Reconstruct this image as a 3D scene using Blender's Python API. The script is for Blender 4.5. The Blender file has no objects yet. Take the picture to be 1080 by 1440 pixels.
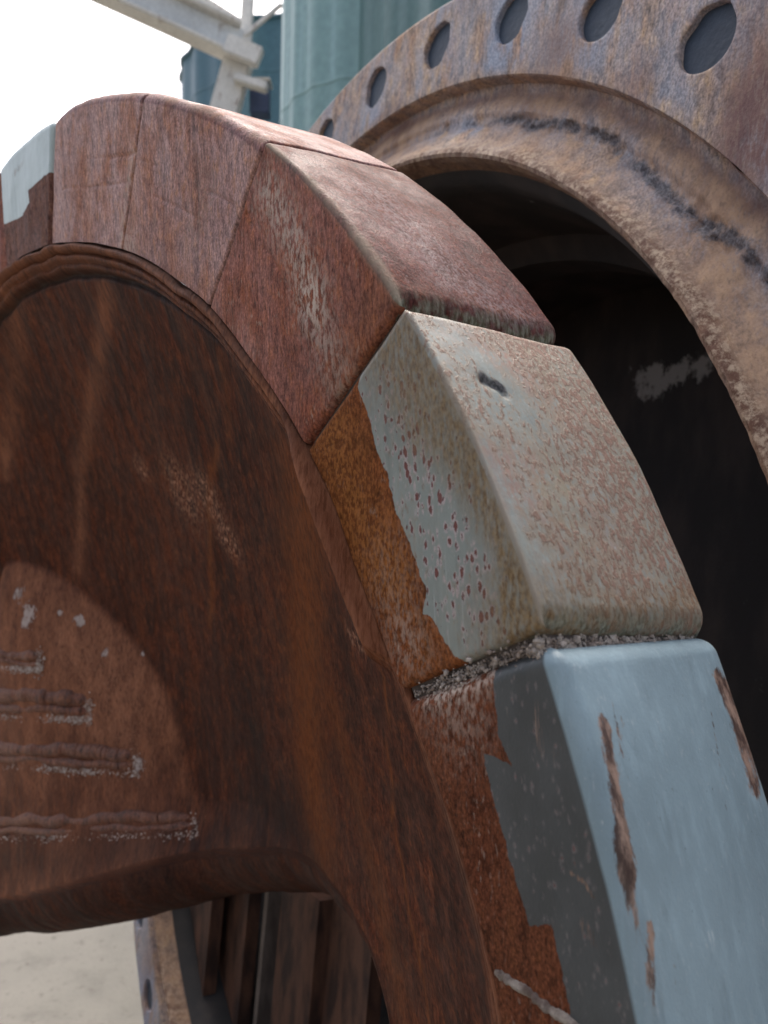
import bpy, math, random
import numpy as np
R = math.radians
rng = np.random.default_rng(7); random.seed(7)
S = bpy.context.scene
COL = S.collection

# ------------------------------------------------------------------ camera, sky, sun, exposure
EYE = 1.55                                   # camera height above the yard
cam_d = bpy.data.cameras.new('camera'); cam = bpy.data.objects.new('camera', cam_d); COL.objects.link(cam)
cam.location = (0, 0, EYE); cam.rotation_euler = (R(90), 0, 0)
FPX = 1150.0                                 # focal length in pixels of a 1080 x 1440 frame
cam_d.sensor_fit = 'VERTICAL'; cam_d.sensor_height = 36; cam_d.lens = 36 * FPX / 1440
cam_d.clip_start = 0.02; cam_d.clip_end = 2000
cam_d.dof.use_dof = True; cam_d.dof.focus_distance = 0.62; cam_d.dof.aperture_fstop = 8.5
S.camera = cam

SUN_EL, SUN_AZ = 62, 4     # azimuth from +Y (view direction) towards +X
world = bpy.data.worlds.new('World'); S.world = world; world.use_nodes = True
wn = world.node_tree.nodes; wl = world.node_tree.links
sky = wn.new('ShaderNodeTexSky'); sky.sky_type = 'NISHITA'; sky.sun_disc = False
sky.sun_elevation = R(SUN_EL); sky.sun_rotation = R(SUN_AZ)
sky.air_density = 1.0; sky.dust_density = 9.0; sky.ozone_density = 1.0
hs = wn.new('ShaderNodeHueSaturation'); hs.inputs['Saturation'].default_value = 0.75   # thin white overcast takes most of the blue out
wl.new(sky.outputs[0], hs.inputs['Color']); wl.new(hs.outputs[0], wn['Background'].inputs['Color']); wn['Background'].inputs['Strength'].default_value = 0.15
sd = bpy.data.lights.new('sun', 'SUN'); sun = bpy.data.objects.new('sun', sd); COL.objects.link(sun)
sd.energy = 0.8; sd.angle = R(35); sd.color = (1, 0.96, 0.9)
sun.rotation_euler = (R(90 - SUN_EL), 0, R(180 - SUN_AZ))
S.view_settings.view_transform = 'Standard'; S.view_settings.look = 'None'
S.view_settings.exposure = 1.4; S.view_settings.gamma = 1

# ------------------------------------------------------------------ small maths
def vnoise(p, seed=0):
    """value noise on an (n,3) array, -1..1"""
    i = np.floor(p).astype(np.int64); f = p - i; f = f * f * (3 - 2 * f)
    def h(a, b, c):
        n = (a * 374761393 + b * 668265263 + c * 2147483647 + seed * 974634777) & 0xffffffff
        n = ((n ^ (n >> 13)) * 1274126177) & 0xffffffff
        n = n ^ (n >> 16)
        return (n & 0xffff) / 32767.5 - 1
    x, y, z = i[:, 0], i[:, 1], i[:, 2]; u, v, w = f[:, 0], f[:, 1], f[:, 2]
    def L(a, b, t): return a + (b - a) * t
    return L(L(L(h(x, y, z), h(x+1, y, z), u), L(h(x, y+1, z), h(x+1, y+1, z), u), v),
             L(L(h(x, y, z+1), h(x+1, y, z+1), u), L(h(x, y+1, z+1), h(x+1, y+1, z+1), u), v), w)
def fbm(p, sc, oc=3, seed=0):
    p = np.asarray(p, float) * sc; out = 0; a = 1
    for k in range(oc): out = out + a * vnoise(p * 2 ** k, seed + k); a *= .5
    return out
def sstep(a, b, x):
    t = np.clip((x - a) / (b - a), 0, 1); return t * t * (3 - 2 * t)
def polydist(P, pts):
    """distance from points to a polyline (any dimension)"""
    pts = np.asarray(pts, float); d = np.full(len(P), 1e9)
    for a, b in zip(pts[:-1], pts[1:]):
        ab = b - a; t = np.clip(((P - a) @ ab) / (ab @ ab + 1e-12), 0, 1)
        d = np.minimum(d, np.linalg.norm(P - a - t[:, None] * ab, axis=1))
    return d
def inpoly(P, poly):
    poly = np.asarray(poly, float); ins = np.zeros(len(P), bool); n = len(poly)
    for k in range(n):
        a, b = poly[k], poly[(k + 1) % n]
        c = ((a[1] > P[:, 1]) != (b[1] > P[:, 1])) & (P[:, 0] < (b[0] - a[0]) * (P[:, 1] - a[1]) / (b[1] - a[1] + 1e-12) + a[0])
        ins ^= c
    return ins

# frames: a disc plane is (centre, e1 to the right, e2 up, a = axis away from the camera); camera space X right, Y down, Z ahead
class Frame:
    def __init__(s, C, th, ph):
        s.C = np.array(C, float)
        s.a = np.array([math.sin(th) * math.cos(ph), math.sin(ph), math.cos(th) * math.cos(ph)])
        e1 = np.cross([0, 1, 0.], s.a); s.e1 = e1 / np.linalg.norm(e1)
        e2 = np.cross(s.e1, s.a); s.e2 = e2 if e2[1] < 0 else -e2
    def cs(s, x, y, z):          # plane coordinates -> world
        x, y, z = [np.asarray(v, float)[..., None] for v in (x, y, z)]
        P = s.C + x * s.e1 + y * s.e2 + z * s.a
        return np.stack([P[..., 0], P[..., 2], EYE - P[..., 1]], -1)
    def at(s, px, py, z):        # a sight line meets the plane z = const
        r = np.array([(px - 540) / FPX, (py - 720) / FPX, 1.0])
        t = ((s.C + s.a * z) @ s.a) / (r @ s.a); P = r * t - s.C
        return P @ s.e1, P @ s.e2
    def march(s, px, py, g, z0, z1, n=400):
        """first z on the sight line where g(x,y,z) changes sign"""
        r = np.array([(px - 540) / FPX, (py - 720) / FPX, 1.0]); zs = np.linspace(z0, z1, n)
        t = ((s.C @ s.a) + zs) / (r @ s.a); P = t[:, None] * r - s.C
        x, y = P @ s.e1, P @ s.e2; v = g(x, y, zs); k = np.where(np.sign(v[1:]) != np.sign(v[:-1]))[0]
        k = k[0] if len(k) else n - 1
        return x[k], y[k], zs[k]
WH = Frame([-.5, .4792, 1.1895], .8965, -.0547)
FS = 1.18
FL = Frame(np.array([-.105, .296, 1.207]) * FS, 1.023, .102)

# ------------------------------------------------------------------ objects
def tag(o, label=None, cat=None, group=None, kind=None):
    for k, v in (('label', label), ('category', cat), ('group', group), ('kind', kind)):
        if v: o[k] = v
    return o
def root(name, loc, label, cat, group=None):
    o = bpy.data.objects.new(name, None); COL.objects.link(o); o.location = loc; o.empty_display_size = .1
    return tag(o, label, cat, group)
def mesh(name, V, F, mat, parent=None, attrs=None, smooth=True, sharp=None, flow=None):
    V = np.asarray(V, float).reshape(-1, 3)
    if parent is not None: V = V - np.array(parent.location)
    me = bpy.data.meshes.new(name); me.from_pydata(V.tolist(), [], [tuple(f) for f in F]); me.update()
    if smooth: me.polygons.foreach_set('use_smooth', [True] * len(me.polygons))
    if sharp: me.set_sharp_from_angle(angle=R(sharp))
    for k, v in (attrs or {}).items():
        at = me.attributes.new(k, 'FLOAT', 'POINT'); at.data.foreach_set('value', np.asarray(v, np.float32))
    if flow is not None:
        at = me.attributes.new('flow', 'FLOAT_VECTOR', 'POINT'); at.data.foreach_set('vector', np.asarray(flow, np.float32).ravel())
    me.materials.append(mat)
    o = bpy.data.objects.new(name, me); COL.objects.link(o); o.parent = parent
    return o
def grid_faces(nu, nv, wrap=False, off=0, flip=False):
    i = np.arange(nu if wrap else nu - 1)[:, None]; j = np.arange(nv - 1)[None, :]; i2 = (i + 1) % nu
    A, B, Cc, D = i * nv + j, i2 * nv + j, i2 * nv + j + 1, i * nv + j + 1
    q = np.stack([A + 0 * B, B, Cc, D], -1).reshape(-1, 4) + off
    return (q[:, ::-1] if flip else q).tolist()
def box(c, sx, sy, sz, rot=None, bev=0):
    """bevelled box: vertices, faces"""
    import bmesh
    from mathutils import Matrix, Vector
    bm = bmesh.new(); bmesh.ops.create_cube(bm, size=1)
    for v in bm.verts: v.co = Vector((v.co.x * sx, v.co.y * sy, v.co.z * sz))
    if bev: bmesh.ops.bevel(bm, geom=list(bm.edges), offset=bev, segments=2, affect='EDGES')
    M = Matrix.Translation(Vector(c)) @ (rot if rot else Matrix())
    V = [tuple(M @ v.co) for v in bm.verts]; bm.verts.index_update(); F = [[v.index for v in f.verts] for f in bm.faces]; bm.free()
    return V, F
def beam(p, q, w, h, bev=.01):
    from mathutils import Vector
    p, q = Vector(p), Vector(q); d = q - p
    rot = d.to_track_quat('X', 'Z').to_matrix().to_4x4()
    return box((p + q) / 2, d.length, w, h, rot, bev)
def merge(parts):
    V, F = [], []
    for v, f in parts:
        o = len(V); V += list(v); F += [[k + o for k in g] for g in f]
    return V, F
def tube(path, rad, n=8):
    """tube along an (m,3) path, radius per point, closed ends"""
    path = np.asarray(path, float); m = len(path); rad = np.broadcast_to(rad, (m,))
    t = np.gradient(path, axis=0); t /= np.linalg.norm(t, axis=1)[:, None] + 1e-9
    up = np.array([.1, .2, .97]); s1 = np.cross(t, up); s1 /= np.linalg.norm(s1, axis=1)[:, None] + 1e-9; s2 = np.cross(t, s1)
    ang = np.arange(n) / n * 2 * math.pi
    V = path[:, None] + rad[:, None, None] * (np.cos(ang)[None, :, None] * s1[:, None] + np.sin(ang)[None, :, None] * s2[:, None])
    V = V.reshape(-1, 3); F = []
    for i in range(m - 1):
        for j in range(n): F.append((i*n+j, i*n+(j+1) % n, (i+1)*n+(j+1) % n, (i+1)*n+j))
    F.append(tuple(range(n))[::-1]); F.append(tuple((m-1)*n + k for k in range(n)))
    return V, F

# ------------------------------------------------------------------ materials
class NT:
    def __init__(s, name, flow=False):
        s.m = bpy.data.materials.new(name); s.m.use_nodes = True; s.t = s.m.node_tree; s.n = s.t.nodes; s.l = s.t.links
        s.b = s.n['Principled BSDF']; tc = s.n.new('ShaderNodeTexCoord'); s.obj = tc.outputs['Object']
        if flow: fa = s.n.new('ShaderNodeAttribute'); fa.attribute_name = 'flow'; s.obj = fa.outputs['Vector']
    def _in(s, sock, v):
        if v is None: return
        if isinstance(v, (int, float)): sock.default_value = v
        elif isinstance(v, (tuple, list)): sock.default_value = (*v, 1) if sock.type == 'RGBA' and len(v) == 3 else v
        else: s.l.new(v, sock)
    def attr(s, name):
        a = s.n.new('ShaderNodeAttribute'); a.attribute_name = name; return a.outputs['Fac']
    def noise(s, scale, detail=4, stretch=(1, 1, 1), rough=.55, dist=0, off=0):
        mp = s.n.new('ShaderNodeMapping'); mp.inputs['Scale'].default_value = stretch; mp.inputs['Location'].default_value = (off, off * .7, off * .3)
        s.l.new(s.obj, mp.inputs[0])
        n = s.n.new('ShaderNodeTexNoise'); n.inputs['Scale'].default_value = scale; n.inputs['Detail'].default_value = detail
        n.inputs['Roughness'].default_value = rough; n.inputs['Distortion'].default_value = dist
        s.l.new(mp.outputs[0], n.inputs['Vector']); return n.outputs['Fac']
    def vor(s, scale, stretch=(1, 1, 1), out='Distance', feature='F1'):
        mp = s.n.new('ShaderNodeMapping'); mp.inputs['Scale'].default_value = stretch; s.l.new(s.obj, mp.inputs[0])
        n = s.n.new('ShaderNodeTexVoronoi'); n.feature = feature; n.inputs['Scale'].default_value = scale
        s.l.new(mp.outputs[0], n.inputs['Vector']); return n.outputs[out]
    def ramp(s, f, lo, hi, a=0., b=1., smooth=True):
        n = s.n.new('ShaderNodeMapRange'); n.interpolation_type = 'SMOOTHSTEP' if smooth else 'LINEAR'
        s._in(n.inputs['Value'], f)
        for k, v in (('From Min', lo), ('From Max', hi), ('To Min', a), ('To Max', b)): s._in(n.inputs[k], v)
        return n.outputs['Result']
    def mix(s, f, a, b, mode='MIX'):
        n = s.n.new('ShaderNodeMix'); n.data_type = 'RGBA'; n.blend_type = mode; n.clamp_factor = True
        s._in(n.inputs[0], f); s._in(n.inputs[6], a); s._in(n.inputs[7], b); return n.outputs[2]
    def math(s, op, a, b=None, c=None, clamp=False):
        n = s.n.new('ShaderNodeMath'); n.operation = op; n.use_clamp = clamp
        s._in(n.inputs[0], a); s._in(n.inputs[1], b)
        if c is not None: s._in(n.inputs[2], c)
        return n.outputs[0]
    def bump(s, h, dist, strength=1., prev=None):
        n = s.n.new('ShaderNodeBump'); n.inputs['Strength'].default_value = strength; n.inputs['Distance'].default_value = dist
        s._in(n.inputs['Height'], h)
        if prev is not None: s.l.new(prev, n.inputs['Normal'])
        return n.outputs[0]
    def done(s, col, rough, nrm=None, metal=0., spec=.4):
        s._in(s.b.inputs['Base Color'], col); s._in(s.b.inputs['Roughness'], rough); s._in(s.b.inputs['Metallic'], metal)
        s._in(s.b.inputs['Specular IOR Level'], spec)
        if nrm is not None: s.l.new(nrm, s.b.inputs['Normal'])
        return s.m

def rust_core(T, c0, c1, c2, cpale=(.40, .31, .25), pale=.5, off=0., sc=1., grain=.27, dk=.7):
    """layered rust: broad patches, blotches, run-down streaks, fine vertical dashes, dark pits and pale flecks"""
    big = T.noise(5, 5, (1, 1, .6), off=off); mid = T.noise(26, 6, (1, 1, .55), .62, off=off + 3)
    run = T.noise(75 * sc, 5, (1, 1, .06), .6, off=off + 5); blot = T.noise(110 * sc, 5, (1, 1, .6), .65, off=off + 11)
    dash = T.noise(430 * sc, 3, (1, 1, grain), .6, off=off + 1); fine = T.noise(650 * sc, 2, (1, 1, .7), off=off)
    dark0 = tuple(.35 * v for v in c0); hot = (min(1, c2[0] * 1.35), c2[1] * 1.5, c2[2] * 1.2)
    col = T.mix(T.ramp(big, .38, .62), c0, c1)
    col = T.mix(T.ramp(mid, .42, .68, 0, .85), col, c2)
    col = T.mix(T.ramp(blot, .50, .68, 0, .6), col, hot)
    col = T.mix(T.ramp(blot, .50, .36, 0, dk), col, dark0)
    pit = T.noise(190 * sc, 5, (1, 1, .75), .72, off=off + 23); col = T.mix(T.ramp(pit, .40, .31, 0, .75), col, tuple(.2 * v for v in c0))
    big2 = T.noise(2.6, 6, (1, 1, .5), .65, .4, off=off + 27); col = T.mix(T.ramp(big2, .45, .68, 0, .4), col, tuple(.55 * v for v in c2))
    col = T.mix(T.ramp(run, .50, .70, 0, .5), col, T.mix(.5, c1, hot))
    col = T.mix(T.ramp(run, .47, .30, 0, .5), col, dark0)
    k = T.math('MULTIPLY', T.math('ADD', T.math('MULTIPLY', T.ramp(dash, .32, .68), .6), .68), T.math('ADD', T.math('MULTIPLY', T.ramp(fine, .3, .7), .55), .72))
    n = T.n.new('ShaderNodeVectorMath'); n.operation = 'SCALE'; T.l.new(col, n.inputs[0]); T.l.new(k, n.inputs['Scale']); col = n.outputs[0]
    fl = T.math('MULTIPLY', T.ramp(T.noise(330 * sc, 4, (1, 1, .38), .65, off=off + 8), .56, .68), T.ramp(mid, .4, .68, 0, 1))
    col = T.mix(T.math('MULTIPLY', fl, pale), col, cpale)
    return col, dash, fine, mid, big

def mat_rim(name, c0, c1, c2, off=0., paint=None, amount=1., pale=.45, rough=.62, cell=True, fleck=.0, beige=(.33, .27, .2), paintrough=.42, facecol=None, tread=None, film=0., grain=.27, dk=.7, sheen=.05):
    T = NT(name, True)
    col, dash, fine, mid, big = rust_core(T, c0, c1, c2, pale=pale, off=off, grain=grain, dk=dk)
    A = T.attr('pale'); fl = T.ramp(T.noise(300, 5, (1, 1, .4), .7, off=off + 2), .42, .6)
    col = T.mix(T.math('MULTIPLY', T.math('MULTIPLY', A, fl), .8), col, (.42, .33, .27))
    if tread: col = T.mix(T.math('SUBTRACT', 1., T.attr('face')), col, tread, 'MULTIPLY')
    O = T.attr('orange'); col = T.mix(T.math('MULTIPLY', O, .62), col, T.mix(T.ramp(dash, .35, .65), (.10, .032, .009), (.27, .105, .028)))
    h = T.math('ADD', T.math('MULTIPLY', dash, .4), T.math('ADD', T.math('MULTIPLY', fine, .3), T.math('MULTIPLY', T.noise(110, 5, (1, 1, .6), .65, off=off + 11), .9)))
    rr = T.ramp(mid, .3, .7, rough - .1, rough + .14)
    nrm = None
    if paint:
        P = T.attr('paint'); W = T.attr('wear')
        edge = T.noise(130, 6, (1, 1, 1), .65, off=off + 4)
        pm = T.ramp(T.math('ADD', P, T.math('MULTIPLY', T.math('SUBTRACT', edge, .5), .006)), -.0005, .0005)
        pcol = T.mix(T.ramp(T.noise(9, 4, (1, 1, .4), off=off), .35, .65), paint, tuple(v * 1.22 for v in paint))
        pcol = T.mix(T.ramp(T.noise(110, 5, (1, 1, .035), .65, off=off + 6), .48, .72, 0, .5), pcol, tuple(min(1, v * 1.5) for v in paint))
        if film:     # brown weathering film in blotches on the outer surface
            fm = T.math('MULTIPLY', T.ramp(T.noise(14, 6, (1, 1, .4), .65, off=off + 13), .36, .62), T.math('SUBTRACT', 1., T.math('MULTIPLY', T.attr('face'), .75)))
            pcol = T.mix(T.math('MULTIPLY', T.math('MULTIPLY', fm, film), T.ramp(T.noise(260, 4, (1, 1, .4), .65, off=off), .3, .6)), pcol, T.mix(T.ramp(T.noise(22, 4, (1, 1, .4), off=off + 33), .4, .6), (.20, .15, .085), (.24, .125, .085)))
        sp = T.noise(420, 3, (1, 1, .5), .7, off=off + 15); pcol = T.mix(T.ramp(sp, .66, .74, 0, .5), pcol, (.45, .46, .44)); pcol = T.mix(T.ramp(sp, .33, .26, 0, .6), pcol, (.03, .03, .03))
        pcol = T.mix(T.ramp(T.noise(260, 5, (1, 1, .025), .7, off=off + 17), .60, .72, 0, .35), pcol, (.5, .52, .52))
        pcol = T.mix(T.ramp(T.noise(7, 6, (1, 1, .5), .65, off=off + 19), .42, .7, 0, .35), pcol, tuple(v * .68 for v in paint))
        pcol = T.mix(T.ramp(T.noise(60, 6, (1, 1, .05), .7, off=off + 29), .55, .75, 0, .5), pcol, tuple(v * .55 for v in paint))
        pcol = T.mix(T.ramp(T.noise(34, 6, (1, 1, .12), .7, off=off + 31), .64, .76, 0, .2), pcol, (.26, .19, .13))
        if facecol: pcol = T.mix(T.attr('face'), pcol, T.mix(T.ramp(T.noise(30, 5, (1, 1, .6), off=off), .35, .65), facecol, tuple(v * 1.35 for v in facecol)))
        # rust dashes breaking through, more where wear is high
        d1 = T.noise(280, 5, (1, 1, .38), .64, .2, off=off + 7); d2 = T.noise(16, 4, (1, 1, .35), off=off + 9)
        thr = T.math('SUBTRACT', .80, T.math('MULTIPLY', W, .36))
        dd = T.math('ADD', d1, T.math('MULTIPLY', T.math('SUBTRACT', d2, .5), .22))
        wm = T.ramp(dd, thr, T.math('ADD', thr, .13))
        halo = T.ramp(dd, T.math('SUBTRACT', thr, .09), thr)
        pcol = T.mix(T.math('MULTIPLY', halo, T.math('MULTIPLY', W, .8)), pcol, beige)
        pcol = T.mix(T.math('MULTIPLY', wm, .78), pcol, T.mix(T.ramp(fine, .3, .7), (.13, .058, .038), (.215, .12, .09)))
        # round rust pits with a pale salt ring
        B = T.attr('pits'); v = T.vor(230, (1, 1, .55)); vr = T.vor(230, (1, 1, .55), 'Color')
        sep = T.n.new('ShaderNodeSeparateColor'); T.l.new(vr, sep.inputs[0])
        size = T.math('MULTIPLY', T.ramp(sep.outputs[0], .0, 1, .05, .46, False), B)
        vd = T.math('ADD', v, T.math('MULTIPLY', T.math('SUBTRACT', T.noise(230, 6, (1, 1, .5), .8), .5), 1.5))
        pcol = T.mix(T.math('MULTIPLY', T.ramp(T.math('SUBTRACT', vd, size), .34, .02), T.math('MULTIPLY', B, T.ramp(d1, .40, .52))), pcol, (.37, .30, .29))
        pitm = T.math('MULTIPLY', T.ramp(T.math('SUBTRACT', vd, size), .03, -.03), T.ramp(B, .05, .3))
        pcol = T.mix(pitm, pcol, (.12, .035, .03))
        # streaks of bare metal and dirt
        K = T.attr('streak'); km = T.ramp(T.math('ADD', K, T.math('MULTIPLY', T.math('SUBTRACT', T.noise(330, 6, (1, 1, .045), .8, off=off), .5), 2.8)), .5, .85)
        pcol = T.mix(km, pcol, T.mix(T.ramp(T.noise(150, 6, (1, 1, .09), .75), .4, .62), (.045, .022, .016), (.27, .175, .13)))
        D = T.attr('dirt'); pcol = T.mix(T.math('MULTIPLY', D, T.ramp(d1, .3, .62, .35, 1)), pcol, T.mix(T.ramp(dash, .35, .65), (.10, .055, .02), (.2, .13, .06)))
        col = T.mix(pm, col, pcol)
        rr = T.mix(pm, rr, T.ramp(wm, 0, 1, paintrough, .7))
        nrm = T.bump(pm, .0012, .9)
        h = T.mix(pm, h, T.math('ADD', T.math('MULTIPLY', wm, .35), T.math('ADD', T.math('MULTIPLY', pitm, -.6), T.math('MULTIPLY', fine, .18))))
    Mo = T.attr('moss'); col = T.mix(T.math('MULTIPLY', Mo, T.ramp(T.noise(130, 5, off=off + 21), .36, .62)), col, T.mix(T.ramp(dash, .35, .65), (.085, .08, .05), (.20, .21, .165)))
    Gm = T.attr('gouge'); col = T.mix(T.ramp(Gm, .3, .7), col, T.mix(T.ramp(fine, .3, .7), (.012, .011, .01), (.09, .08, .075)))
    Ed = T.attr('edge'); col = T.mix(T.math('MULTIPLY', Ed, T.ramp(mid, .3, .62)), col, beige)
    nrm = T.bump(h, .0013, .8, nrm)
    nrm = T.bump(mid, .004, .25, nrm)
    return T.done(col, rr, nrm, spec=T.mix(pm, (.05, .05, .05), (.35, .35, .35)) if paint else sheen)

M = {}
M['plum_rust'] = mat_rim('plum_rust', (.29, .165, .15), (.38, .235, .21), (.28, .115, .07), 0, pale=.35, dk=.45, sheen=.08, rough=.6, tread=(.6, .52, .56))
M['red_rust'] = mat_rim('red_rust', (.17, .066, .050), (.26, .11, .085), (.20, .060, .030), 11, pale=.5, dk=.5, sheen=.07, rough=.6, tread=(.44, .40, .50))
M['pitted_paint'] = mat_rim('pitted_paint', (.17, .055, .018), (.24, .08, .028), (.11, .03, .013), 21, paint=(.165, .185, .17), film=.95, grain=.6, pale=.55, beige=(.22, .175, .125))
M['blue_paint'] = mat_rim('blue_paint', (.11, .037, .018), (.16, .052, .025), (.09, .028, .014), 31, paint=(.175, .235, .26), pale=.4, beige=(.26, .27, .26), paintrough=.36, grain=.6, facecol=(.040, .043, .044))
M['pale_paint'] = mat_rim('pale_paint', (.15, .07, .055), (.2, .1, .08), (.14, .06, .04), 41, paint=(.36, .42, .41), pale=.4)

def mat_dish():
    T = NT('dark_rust', True)
    col, dash, fine, mid, big = rust_core(T, (.036, .0125, .0075), (.064, .022, .013), (.105, .027, .011), cpale=(.22, .12, .08), pale=.3, off=2, sc=.75, grain=.3, dk=.45)
    O = T.attr('orange'); col = T.mix(T.math('MULTIPLY', O, T.ramp(dash, .3, .65, .4, 1)), col, (.16, .046, .012))
    B = T.attr('brown'); col = T.mix(T.math('MULTIPLY', B, T.ramp(dash, .3, .6, .35, 1)), col, T.mix(T.ramp(mid, .35, .65), (.15, .055, .028), (.27, .11, .058)))
    A = T.attr('pale'); fl = T.ramp(T.noise(260, 5, (1, 1, .5), .72), .46, .66)
    col = T.mix(T.math('MULTIPLY', A, fl), col, (.42, .21, .13))
    W = T.attr('salt'); wf = T.ramp(T.math('ADD', W, T.math('MULTIPLY', T.math('SUBTRACT', T.noise(105, 7, (1, 1, .8), .78), .5), 3.4)), .62, .80)
    col = T.mix(T.math('MULTIPLY', wf, .85), col, (.42, .34, .30))
    K = T.attr('soot_shade'); col = T.mix(T.math('MULTIPLY', K, .85), col, (.018, .012, .01))  # dark stains, and shade painted into the lower dish and lip
    h = T.math('ADD', T.math('MULTIPLY', dash, .4), T.math('ADD', T.math('MULTIPLY', fine, .3), T.math('MULTIPLY', T.noise(60, 6, (1, 1, .6), .7, off=13), 1.3)))
    n = T.bump(h, .0016, .8); n = T.bump(mid, .006, .35, n); n = T.bump(wf, .002, .7, n)
    return T.done(col, T.ramp(mid, .3, .7, .6, .8), n, spec=.1)
M['dark_rust'] = mat_dish()

def mat_flange():
    T = NT('blue_brown_rust')
    col, dash, fine, mid, big = rust_core(T, (.29, .23, .205), (.37, .27, .21), (.40, .235, .15), cpale=(.42, .36, .32), pale=.35, off=6, sc=.6)
    B = T.attr('bluish'); run = T.noise(22, 5, (1, 1, .35), .6)
    col = T.mix(T.math('MULTIPLY', T.math('MULTIPLY', B, T.ramp(run, .38, .55)), .9), col, T.mix(T.ramp(fine, .3, .7), (.17, .205, .27), (.36, .41, .50)))
    P = T.attr('plum'); col = T.mix(T.math('MULTIPLY', P, T.ramp(dash, .25, .6, .4, 1)), col, T.mix(T.ramp(mid, .4, .65), (.13, .068, .065), (.19, .11, .095)))
    O = T.attr('orange'); col = T.mix(T.math('MULTIPLY', O, T.ramp(dash, .25, .6, .4, 1)), col, T.mix(T.ramp(mid, .38, .62), (.22, .125, .078), (.38, .245, .155)))
    L = T.attr('lip'); sp = T.ramp(T.noise(95, 7, (1, 1, 1), .78), .42, .64)
    col = T.mix(T.math('MULTIPLY', L, .9), col, T.mix(sp, (.10, .042, .026), (.44, .33, .23)))
    K = T.attr('soot_shade'); col = T.mix(T.math('MULTIPLY', T.ramp(T.math('ADD', K, T.math('MULTIPLY', T.math('SUBTRACT', T.noise(110, 8, (1, 1, 1), .8), .5), 2.4)), .25, 1.0), .85), col, T.mix(T.ramp(fine, .3, .7), (.035, .038, .048), (.13, .13, .145)))
    h = T.math('ADD', T.math('MULTIPLY', dash, .5), T.math('MULTIPLY', fine, .5))
    n = T.bump(h, .0014, .7); n = T.bump(mid, .006, .3, n)
    return T.done(col, T.ramp(mid, .3, .7, .6, .8), n, spec=.2)
M['flange'] = mat_flange()

def mat_inside():
    T = NT('sooty_steel'); mid = T.noise(12, 5, (1, 1, .4)); fine = T.noise(160, 3)
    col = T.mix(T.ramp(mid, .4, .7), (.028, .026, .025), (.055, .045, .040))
    W = T.attr('salt'); wf = T.ramp(T.math('ADD', W, T.math('MULTIPLY', T.math('SUBTRACT', T.noise(26, 8, (1, 1, .8), .8), .5), 3.4)), .55, .85)
    col = T.mix(wf, col, (.30, .29, .27))
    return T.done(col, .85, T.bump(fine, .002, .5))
M['inside'] = mat_inside()

def mat_simple(name, a, b, sc=8, rough=.6, st=(1, 1, .3), bump=.003, spots=None):
    T = NT(name); n = T.noise(sc, 5, st); f = T.noise(sc * 12, 4)
    col = T.mix(T.ramp(n, .35, .65), a, b)
    col = T.mix(T.ramp(f, .3, .7, 0, .35), col, tuple(v * .6 for v in a))
    if spots: col = T.mix(T.ramp(T.noise(sc * 3, 5, (1, 1, .5), .7, off=4), .58, .68), col, spots)
    return T.done(col, rough, T.bump(f, bump, .4))
M['core'] = mat_simple('crusted_core', (.055, .04, .032), (.11, .085, .07), 40, .85)
M['filler'] = mat_simple('mineral_filler', (.22, .165, .13), (.47, .40, .34), 90, .8, (1, 1, 1))
M['bead'] = None
T = NT('weld_bead'); c, dash, fine, mid, big = rust_core(T, (.12, .045, .026), (.19, .080, .048), (.16, .048, .022), pale=.35, off=9)
M['bead'] = T.done(c, .6, T.bump(T.math('ADD', dash, fine), .0015, .8))
T = NT('salt_crust'); f = T.noise(180, 5, (1, 1, 1), .7)
M['salt'] = T.done(T.mix(T.ramp(f, .38, .62), (.22, .13, .09), (.55, .47, .41)), .85, T.bump(f, .002, 1))
T = NT('yard_concrete'); b1 = T.noise(1.2, 6); b2 = T.noise(9, 6); b3 = T.noise(120, 4)
c = T.mix(T.ramp(b1, .35, .65), (.12, .115, .10), (.165, .155, .135)); c = T.mix(T.ramp(b2, .5, .75, 0, .5), c, (.085, .08, .07))
c = T.mix(T.ramp(b3, .55, .75, 0, .6), c, (.09, .085, .075)); c = T.mix(T.ramp(T.noise(28, 7, rough=.7), .56, .66, 0, .55), c, (.07, .062, .05))
M['concrete'] = T.done(c, .9, T.bump(b3, .006, .5))
M['teal'] = mat_simple('teal_paint', (.07, .15, .145), (.10, .18, .175), 1.2, .5, (1, 1, .2))
M['teal_light'] = mat_simple('light_teal_paint', (.19, .32, .32), (.23, .36, .355), 1.2, .5, (1, 1, .2))
M['teal_dark'] = mat_simple('dark_teal_paint', (.07, .15, .19), (.10, .19, .21), 1.5, .5, (1, 1, .2))
M['cream'] = mat_simple('cream_steel_paint', (.62, .60, .55), (.72, .70, .65), 3, .5, (1, 1, .5), spots=(.32, .26, .22))
M['grey_steel'] = mat_simple('grey_steel_paint', (.52, .54, .54), (.62, .64, .63), 3, .5, (1, 1, .5), spots=(.34, .31, .28))
M['dull_crust'] = mat_simple('dull_crust', (.10, .065, .05), (.32, .27, .22), 70, .8, (1, 1, 1))
M['slate'] = mat_simple('slate_paint', (.020, .032, .052), (.036, .052, .076), 10, .6)
M['plate'] = mat_simple('brown_plate', (.026, .011, .007), (.115, .05, .028), 30, .7)
M['navy'] = mat_simple('navy_paint', (.035, .05, .10), (.05, .07, .13), 4, .5)

# ------------------------------------------------------------------ the yard
n = 60; gx = np.sinh(np.linspace(-5.2, 5.2, n)) * 6; X, Y = np.meshgrid(gx, gx, indexing='ij')
Z = np.zeros_like(X)
ground = mesh('ground', np.stack([X, Y, Z], -1), grid_faces(n, n), M['concrete']); tag(ground, 'pale dusty concrete of the yard', 'ground', kind='structure')
del ground['category']

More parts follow.
